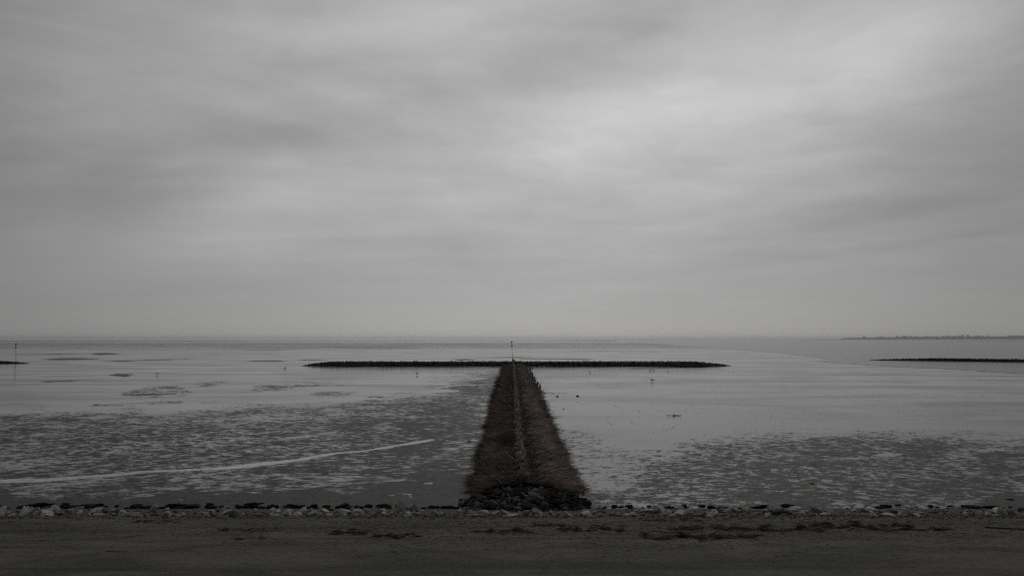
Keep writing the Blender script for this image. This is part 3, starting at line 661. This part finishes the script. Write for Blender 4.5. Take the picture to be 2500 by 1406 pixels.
# ------------------------------------------------------------------ small things standing on the mud
def stump(px, py, hpx, wpx, seed, label, n=2, name='wooden_stump'):
    p_ = at(px, py); k = p_.y/F; rr = random.Random(seed); r = empty(name, p_); tag(r, label, 'stump', 'rotten stumps beside the groyne')
    for i in range(n):
        o = link('stake', post_mesh('stake', hpx*k*(1 if i == 0 else rr.uniform(.5, .8)), wpx*k*0.22, M_black, seed+i, (rr.uniform(-.3, .3), 0), 0.8), r, ((i-(n-1)/2)*wpx*k*0.45, rr.uniform(-.05, .1), 0))
stump(1305, 930, 17, 8, 1, 'taller double black stump just right of the groyne, seaward of the slanting one', 2)
stump(1313, 949, 18, 10, 2, 'black stump slanting to the right, nearest the groyne\'s middle', 3)
stump(1297, 902, 6, 9, 3, 'tiny black stump beside the cross dam at the groyne\'s right side', 2)
stump(1299, 913, 9, 7, 4, 'small thin black stump between the dam and the double stump', 2)
stump(1390, 1224, 14, 9, 5, 'black forked stump shaped like an upturned V right of the rock heap', 2)
stump(1424, 1207, 12, 9, 6, 'short black stump under the right front corner of the brushwood', 2)
def clump(px, py, wpx, seed, label, hz=0.5, cat='seaweed'):
    p_ = at(px, py); s_ = wpx*p_.y/F/2; o = link('seaweed_clump', weed[seed % 8], loc=(p_.x, p_.y, s_*hz*0.3), rot=(0, 0, seed)); o.scale = (s_, s_*1.2, s_*hz); tag(o, label, cat, 'dark lumps lying on the mud')
clump(1361, 968, 6, 1, 'smaller dark lump on the shiny mud right of the groyne', 1.0)
clump(1410, 967, 8, 2, 'rounder dark lump on the shiny mud, right of its smaller twin', 0.9)
clump(1376, 998, 4, 3, 'tiny dark lump below the pair of lumps on the mud', 0.9)
clump(1630, 1240, 23, 4, 'flat black seaweed patch just behind the stones right of the heap', 0.25)
clump(2378, 1240, 36, 5, 'large black seaweed mound behind the stones near the right edge', 0.45)
clump(1983, 1180, 12, 6, 'small dark weed lump alone on the mottled mud at the right', 0.3)
clump(2468, 1219, 18, 7, 'flat dark weed lump on drained mud near the right edge', 0.25)
clump(1145, 1077, 9, 8, 'small black lump in the puddle left of the groyne', 0.4)
clump(1190, 1206, 40, 9, 'low black weed bed at the left front corner of the brushwood', 0.3)
clump(470, 1236, 34, 10, 'higher black weed mound behind the stones at the left', 0.4)
# driftwood branch with a stub sticking up
p_ = at(1645, 1015); k = p_.y/F; dw = empty('driftwood_branch', p_); tag(dw, 'dark thin driftwood branch lying flat on the shiny mud at the right', 'driftwood')
v = []; f = []; n = 6
xs = [-19, -12, -5, 0, 6, 13, 20]; rs_ = [0.3, 0.5, 0.7, 1.0, 0.8, 0.9, 0.3]
for j, (x_, r_) in enumerate(zip(xs, rs_)):
    for i in range(n): a = i*2*math.pi/n; v.append((x_*k, 0.1*math.sin(x_*0.3)+r_*k*1.1*math.cos(a), 0.03+r_*k*math.sin(a)*1.0+abs(x_)*0.0005))
for j in range(6):
    for i in range(n): f.append((j*n+i, j*n+(i+1) % n, (j+1)*n+(i+1) % n, (j+1)*n+i))
link('branch', mesh('branch', v, f, M_black), dw); link('stub', post_mesh('stub', 6.5*k, 1.3*k, M_black, 9, (0.1, 0), 0.9), dw, (0, 0, 0.02))

# gulls and waders
def loft(name, rings, mt, n=10):
    v = []; f = []
    for (x_, z_, ry, rz_) in rings:
        for i in range(n): a = i*2*math.pi/n; v.append((x_, ry*math.cos(a), z_+rz_*math.sin(a)))
    for j in range(len(rings)-1):
        for i in range(n): f.append((j*n+i, j*n+(i+1) % n, (j+1)*n+(i+1) % n, (j+1)*n+i))
    f.append(tuple(range(n-1, -1, -1))); f.append(tuple((len(rings)-1)*n+i for i in range(n)))
    return mesh(name, v, f, mt, smooth=True)
def bird(name, cat, body_m, wing_m, label, loc, rz, sc, group):
    r = empty(name, loc, rz); tag(r, label, cat, group); r.scale = (sc,)*3
    link('body', loft('body', [(-.27,.17,.008,.008),(-.20,.17,.03,.025),(-.10,.165,.06,.055),(0,.165,.075,.075),(.09,.18,.065,.072),(.15,.22,.038,.045),(.175,.265,.030,.036),(.19,.30,.036,.036),(.22,.305,.032,.030),(.245,.30,.010,.012)], body_m), r)
    link('beak', loft('beak', [(.24,.30,.010,.010),(.27,.295,.008,.008),(.30,.288,.002,.003)], M_beak, 6), r)
    for sgn in (-1, 1):
        link('wing', loft('wing', [(-.34,.185,.003,.004),(-.22,.19,.018,.018),(-.08,.185,.02,.045),(.04,.185,.02,.05),(.10,.19,.008,.02)], wing_m, 8), r, (0, sgn*.062, 0))
        link('leg', cyl('leg', .006, .006, .12, M_beak), r, (0.01, sgn*.03, 0))
    return r
def copy_tree(o, parent=None):
    c = o.copy(); col.objects.link(c); c.parent = parent
    for ch in o.children: copy_tree(ch, c)
    return c
gl = [(1592,931,'white gull standing on shiny mud, the brightest and nearest one',2.6,1.15),(1588,905,'pale gull below the right part of the dam, left one of a close pair',0.2,1.0),
      (1596,906,'crouching gull just right of its partner below the dam',3.3,0.8),(1630,908,'gull standing alone right of the close pair, below the dam',1.0,0.9),
      (1440,910,'gull on the mud midway between groyne and the close pair',2.0,1.0),(384,915,'gull resting on the open mud at the far left',0.3,1.0)]
proto = None; GR = 'gulls standing on the mudflat'
for px, py, lb, rz, sc in gl:
    p_ = at(px, py)
    if proto is None: proto = bird('gull', 'gull', M_white, M_grey, lb, p_, rz, sc, GR)
    else: c = copy_tree(proto); c.location = p_; c.rotation_euler = (0,0,rz); c.scale = (sc,)*3; c['label'] = lb
wd = [(1018,915,'small dark wader on the mud left of the groyne, below the dam',1.2,1.1),(696,901,'small dark wader close to the left end of the cross dam',0.4,1.0)]
proto = None
for px, py, lb, rz, sc in wd:
    p_ = at(px, py)
    if proto is None: proto = bird('wader', 'wading bird', M_plumage, M_plumage, lb, p_, rz, sc, 'dark waders left of the groyne')
    else: c = copy_tree(proto); c.location = p_; c.rotation_euler = (0,0,rz); c.scale = (sc,)*3; c['label'] = lb

# tracks of clods across the shiny mud, and scattered casts
V_ = []; F_ = []
def clod(x, y, r, h=0.6):
    b = len(V_)
    for i in range(5): a = i*1.2566+random.random(); V_.append((x+r*math.cos(a)*random.uniform(.7,1.3), y+r*math.sin(a)*random.uniform(.7,1.3), -0.002))
    V_.append((x, y, r*h)); 
    for i in range(5): F_.append((b+i, b+(i+1) % 5, b+5))
trails = [[(1330,950),(1350,962),(1362,972),(1400,977),(1418,986),(1432,988)],[(1500,990),(1520,998),(1560,1003),(1572,1009),(1600,1014),(1640,1020),(1662,1026),(1678,1032)],
          [(1655,1035),(1640,1048),(1600,1055),(1550,1053)],[(1538,1024),(1542,1032),(1560,1037),(1590,1040)],[(1485,1016),(1482,1028),(1495,1036)],[(1600,1003),(1650,1003),(1700,998),(1800,1000)],[(1830,1010),(1900,1018),(1960,1022)],
          [(1330,918),(1345,922),(1370,920)],[(1780,1052),(2000,1047),(2200,1054),(2400,1050)]]
for tr in trails:
    for a, b in zip(tr[:-1], tr[1:]):
        pa, pb = at(*a), at(*b); n = int((pb-pa).length/0.16)+1
        for i in range(n):
            if random.random() < 0.25: continue
            q = pa.lerp(pb, i/n); clod(q.x+random.gauss(0,.05), q.y+random.gauss(0,.08), random.uniform(.02,.05), 0.3)
for k in range(7000):
    px = random.uniform(1330, 2500); py = random.uniform(905, 1030)
    if py > 930+ (px-1330)*0.35+60 or mnoise.noise(Vector((px*0.006, py*0.03, 0))) < -0.05: continue
    q = at(px, py); clod(q.x, q.y, random.uniform(.015,.035)*q.y/70, 0.35)
for k in range(1500):
    px = random.uniform(0, 2500); py = random.uniform(1020, 1235)
    if 1130 < px < 1420: continue
    q = at(px, py); clod(q.x, q.y, random.uniform(.012,.03), 0.5)
tag(link('mud_clods', mesh('mud_clods', V_, F_, M_clod, {'tint': np.random.random(len(V_))})), 'small dark mud clods and worm casts dotted over the wet mud', 'mud clods', kind='stuff')

# ------------------------------------------------------------------ reed litter and sticks on the asphalt
def litter(name, cx, cy, wpx, hpx, n, dark=0.5, thick=1.0, seed=0, hgt=0.04):
    r2 = np.random.default_rng(seed+100); P0 = []; P1 = []; 
    c = at_slope(cx, cy)
    for i in range(n):
        u, w = r2.uniform(-1.1, 1.1), r2.normal(0, 0.13 if r2.random() < 0.75 else 0.8); u = u+0.12*math.sin(13*u+seed)
        q = at_slope(cx+u*wpx/2*1.1, cy+w*hpx/2+0.25*hpx*math.sin(u*5+seed)); a = r2.normal(0, 0.6); L = r2.uniform(.05, .30)
        h = abs(r2.normal(0, 1))*hgt*max(0.0, 0.35+0.65*math.sin(u*7+seed*2))
        x, y = q.x-c.x, q.y-c.y; dx, dy = math.cos(a)*L, math.sin(a)*L
        P0.append((x-dx/2, y-dy/2, (-SL)*(y-dy/2)+0.008+h)); P1.append((x+dx/2, y+dy/2, (-SL)*(y+dy/2)+0.008+h*0.6+abs(r2.normal(0,.012))))
    o = strands(name, np.array(P0), np.array(P1), r2.uniform(.002, .006, n)*thick, np.where(r2.random(n) < 0.22, r2.uniform(.5, 1, n), r2.uniform(0, .16, n)), M_straw, 0.08)  # mostly dark brown strands, the tangle's shadow put into their tint
    o.location = c; return o
LT = [(855,1302,70,9,260,'small brown tangle of reed on the dark slope left of centre'),(965,1309,90,10,320,'brown reed tangle on the slope, nearest below the left foot of the heap'),
 (1225,1299,120,6,320,'thin dark line of reed on the slope below the rock heap'),(1445,1294,130,10,520,'dark heap of reed litter on the slope right of centre'),(1345,1283,60,6,160,'small dark reed wisp close to the stones right of the heap'),
 (1680,1313,170,11,900,'longest low dark ridge of reed litter, below the pale stick'),(1678,1292,60,9,260,'small mound of reed litter just above the pale stick'),(1770,1291,50,9,220,'small dark reed clot right of the pale stick'),
 (1900,1294,170,8,800,'low dark reed ridge left of the highest weed ridge on the right'),(2055,1286,130,13,900,'thickest dark ridge of reed and weed on the right of the slope'),
 (2190,1284,60,6,200,'small reed wisp with a pale chip at its left end'),(2225,1294,150,5,420,'straight thin reed line on the slope at the right'),(1815,1311,60,8,160,'sparse pale reed scatter with a white shell bit'),
 (600,1294,110,6,160,'faint scatter of reddish reed on the left of the slope'),(380,1275,90,6,140,'sparse reed wisp close under the stones at the left'),(1640,1271,120,4,220,'flat reed drift against the foot of the stones right of centre'),(2300,1292,50,4,80,'tiny dark reed wisp far out on the right'),
 (610,1315,60,4,60,'very small reed scatter on the open slope at the left')]
for i, (cx, cy, w_, h_, n, lb) in enumerate(LT):
    tag(litter('reed_wrack', cx, cy, w_, h_, int(n*0.30), 0.55 if n > 300 else 0.3, 2.0, i, 0.075 if n > 500 else 0.035), lb, 'reed litter', 'tangles of washed-up reed on the slope')
n = 9000; px = rng.uniform(0, 2500, n); py = 1268+rng.gamma(1.6, 16, n)
ok = (py < 1400) & ((px > 800) | (rng.random(n) < 0.35)); px = px[ok]; py = py[ok]
P0 = []; P1 = []; rad = []
for a, b in zip(px, py):
    q = at_slope(a, b); L = rng.uniform(.02, .11)*(2.2 if rng.random() < 0.06 else 1); th = rng.normal(0, .7); dx, dy = math.cos(th)*L/2, math.sin(th)*L/2
    P0.append((q.x-dx, q.y-dy, slope_z(q.y-dy)+.004)); P1.append((q.x+dx, q.y+dy, slope_z(q.y+dy)+.010)); rad.append(rng.uniform(.002, .005))
tag(strands('straw_litter', np.array(P0), np.array(P1), np.array(rad), rng.beta(0.6, 1.6, len(P0)), M_straw), 'short bits of straw and reed strewn over the lower slope', 'straw litter', kind='stuff')
def stick(pts, r, label, m_=M_stick, t=0.8):
    q = [at_slope(*p) for p in pts]; o = q[0]; v = []; f = []; n = 6
    for j, p in enumerate(q):
        rr_ = r*(1-0.5*j/(len(q)-1))
        for i in range(n): a = i*2*math.pi/n; v.append((p.x-o.x, p.y-o.y+rr_*math.cos(a), p.z-o.z+rr_*math.sin(a)+r))
    for j in range(len(q)-1):
        for i in range(n): f.append((j*n+i, j*n+(i+1) % n, (j+1)*n+(i+1) % n, (j+1)*n+i))
    tag(link('stick', mesh('stick', v, f, m_, {'tint': [t]*len(v)}), loc=o), label, 'stick', 'sticks and reed stems on the slope')
stick([(1595,1296),(1612,1298),(1632,1301),(1660,1301),(1700,1301)], .018, 'pale bent stick between two reed tangles, the boldest on the slope')
stick([(1930,1294),(1945,1292),(1960,1292)], .010, 'short arched pale stem against the dark reed ridge')
stick([(2405,1288),(2450,1291),(2500,1293),(2560,1296)], .020, 'long straight reddish stick running off the right edge', M_straw, 0.35)
stick([(258,1346),(280,1346),(312,1346)], .009, 'thin whitish stem lying alone low on the left of the slope')
stick([(300,1311),(325,1309),(345,1306)], .008, 'thin tan stem on the left slope, above the whitish stem')
stick([(233,1293),(246,1291)], .008, 'very short pale stem, furthest left on the slope')
stick([(2145,1290),(2180,1290)], .009, 'short tan stem at the left end of the straight reed line')
stick([(545,1268),(557,1268)], .009, 'tiny pale stem close under the stones, left of centre')
stick([(585,1357),(592,1351)], .006, 'tiny pale stem low on the slope, left of centre')
stick([(1835,1261),(1850,1263),(1865,1265)], .010, 'thin brown stem leaning on the foot of the stones at the right')
def chip(px, py, s_, lb):
    p_ = at_slope(px, py); o = link('shell_chip', pale[int(px) % 14], loc=(p_.x, p_.y, p_.z+s_*.3)); o.scale = (s_*1.3, s_, s_*.7); tag(o, lb, 'shell', 'white shell bits on the slope')
chip(2147, 1281, .035, 'white bit beside the small reed wisp at the right'); chip(1852, 1310, .03, 'white bit in the sparse reed scatter'); chip(1545, 1264, .03, 'white bit touching the foot of the stones right of the heap'); chip(614, 1345, .012, 'tiny white fleck on the bare slope at the left')

# ------------------------------------------------------------------ far shore on the right
D = 4200.0
prof = [(1990,826.0),(2040,825.8),(2090,824.4),(2200,822.6),(2300,822.2),(2420,821.5),(2470,820.5),(2520,819),(2700,817),(3100,818),(3600,822)]
v = []; f = []; n = 5; pr = []
xs_ = np.linspace(1990, 3600, 200); ys_ = np.interp(xs_, [p[0] for p in prof], [p[1] for p in prof])
for x_, y_ in zip(xs_, ys_):
    t = at_dist(x_, y_, D); z = max(0.05, (t.z if x_ > 2050 else -1)*(1+0.12*mnoise.noise(Vector((x_*0.05, 1, 0)))))
    for (dy, kz) in ((-160, -0.05), (-80, .55), (0, 1), (200, .8), (500, -0.05)): v.append((t.x*(D+dy)/D, D+dy, z*kz))
for j in range(len(xs_)-1):
    for i in range(4): f.append((j*5+i, (j+1)*5+i, (j+1)*5+i+1, j*5+i+1))
tag(link('far_shore', mesh('far_shore', v, f, M_far)), kind='structure')
V_ = []; F_ = []
def leafblob(c, rx, rz, n):
    for _ in range(n):
        d = Vector((random.gauss(0,1), random.gauss(0,1), random.gauss(0,1))).normalized()*random.random()**.4
        p = Vector((c.x+d.x*rx, c.y+d.y*rx, c.z+d.z*rz)); r = random.uniform(1.0, 2.6); b = len(V_)
        for k in range(3): q = Vector((random.gauss(0,1), random.gauss(0,1), random.gauss(0,1))).normalized()*r; V_.append(tuple(p+q))
        F_.append((b, b+1, b+2))
for (x0, x1, y0) in [(2196,2228,819.3),(2108,2116,821),(2150,2158,820.6),(2240,2245,819),(2248,2290,820),(2305,2318,818.4),(2318,2336,820.2),(2338,2352,818.5),(2350,2366,816.2),(2368,2380,819.2),(2384,2396,818),(2400,2416,818.6),(2462,2640,817.2),(2640,2900,816)]:
    x_ = x0
    while x_ < x1:
        t = at_dist(x_, y0+random.uniform(0, 1.2), D+20); h = t.z; 
        leafblob(Vector((t.x, D+20+random.uniform(-20, 40), h*0.62)), 8, h*0.38, 90); x_ += random.uniform(2.2, 4.5)
tag(link('woodland', mesh('woodland', V_, F_, M_wood)), 'far-off grey woods and bushes on the low shore at the right horizon', 'woodland', kind='stuff')
# a low mudbank in the channel in front of the shore
v = []; f = []
xs_ = np.linspace(1950, 2900, 120); yb = np.interp(xs_, [1950, 2100, 2300, 2500, 2900], [829.2, 829.6, 831.2, 833.6, 839])
for x_, y_ in zip(xs_, yb):
    p_ = at(x_, y_); h = 0.10+0.12*mnoise.noise(Vector((x_*0.02, 7, 0)))
    for (dy, z) in ((0, 0.0), (0.03, h), (0.10, h*.8), (0.16, 0)): v.append((p_.x*(1+dy), p_.y*(1+dy), z))
for j in range(len(xs_)-1):
    for i in range(3): f.append((j*4+i, (j+1)*4+i, (j+1)*4+i+1, j*4+i+1))
tag(link('mudbank', mesh('mudbank', v, f, M_far)), kind='structure')

# ------------------------------------------------------------------ haze
bm = bmesh.new(); bmesh.ops.create_cube(bm, size=1); me = bpy.data.meshes.new('haze'); bm.to_mesh(me); bm.free()
hz = link('haze', me, loc=(0, 0, 16)); hz.scale = (28400, 25400, 34)
hm = bpy.data.materials.new('haze'); hm.use_nodes = True; nt = hm.node_tree; nt.nodes.clear()
pv = nt.nodes.new('ShaderNodeVolumePrincipled'); o_ = nt.nodes.new('ShaderNodeOutputMaterial'); nt.links.new(pv.outputs[0], o_.inputs['Volume'])
pv.inputs['Color'].default_value = (0.98, 0.98, 0.98, 1); pv.inputs['Density'].default_value = 0.00006; pv.inputs['Anisotropy'].default_value = 0.8
me.materials.append(hm); tag(hz, kind='stuff'); tag(hz, 'thin pale sea haze over the whole mudflat and channel', 'haze')
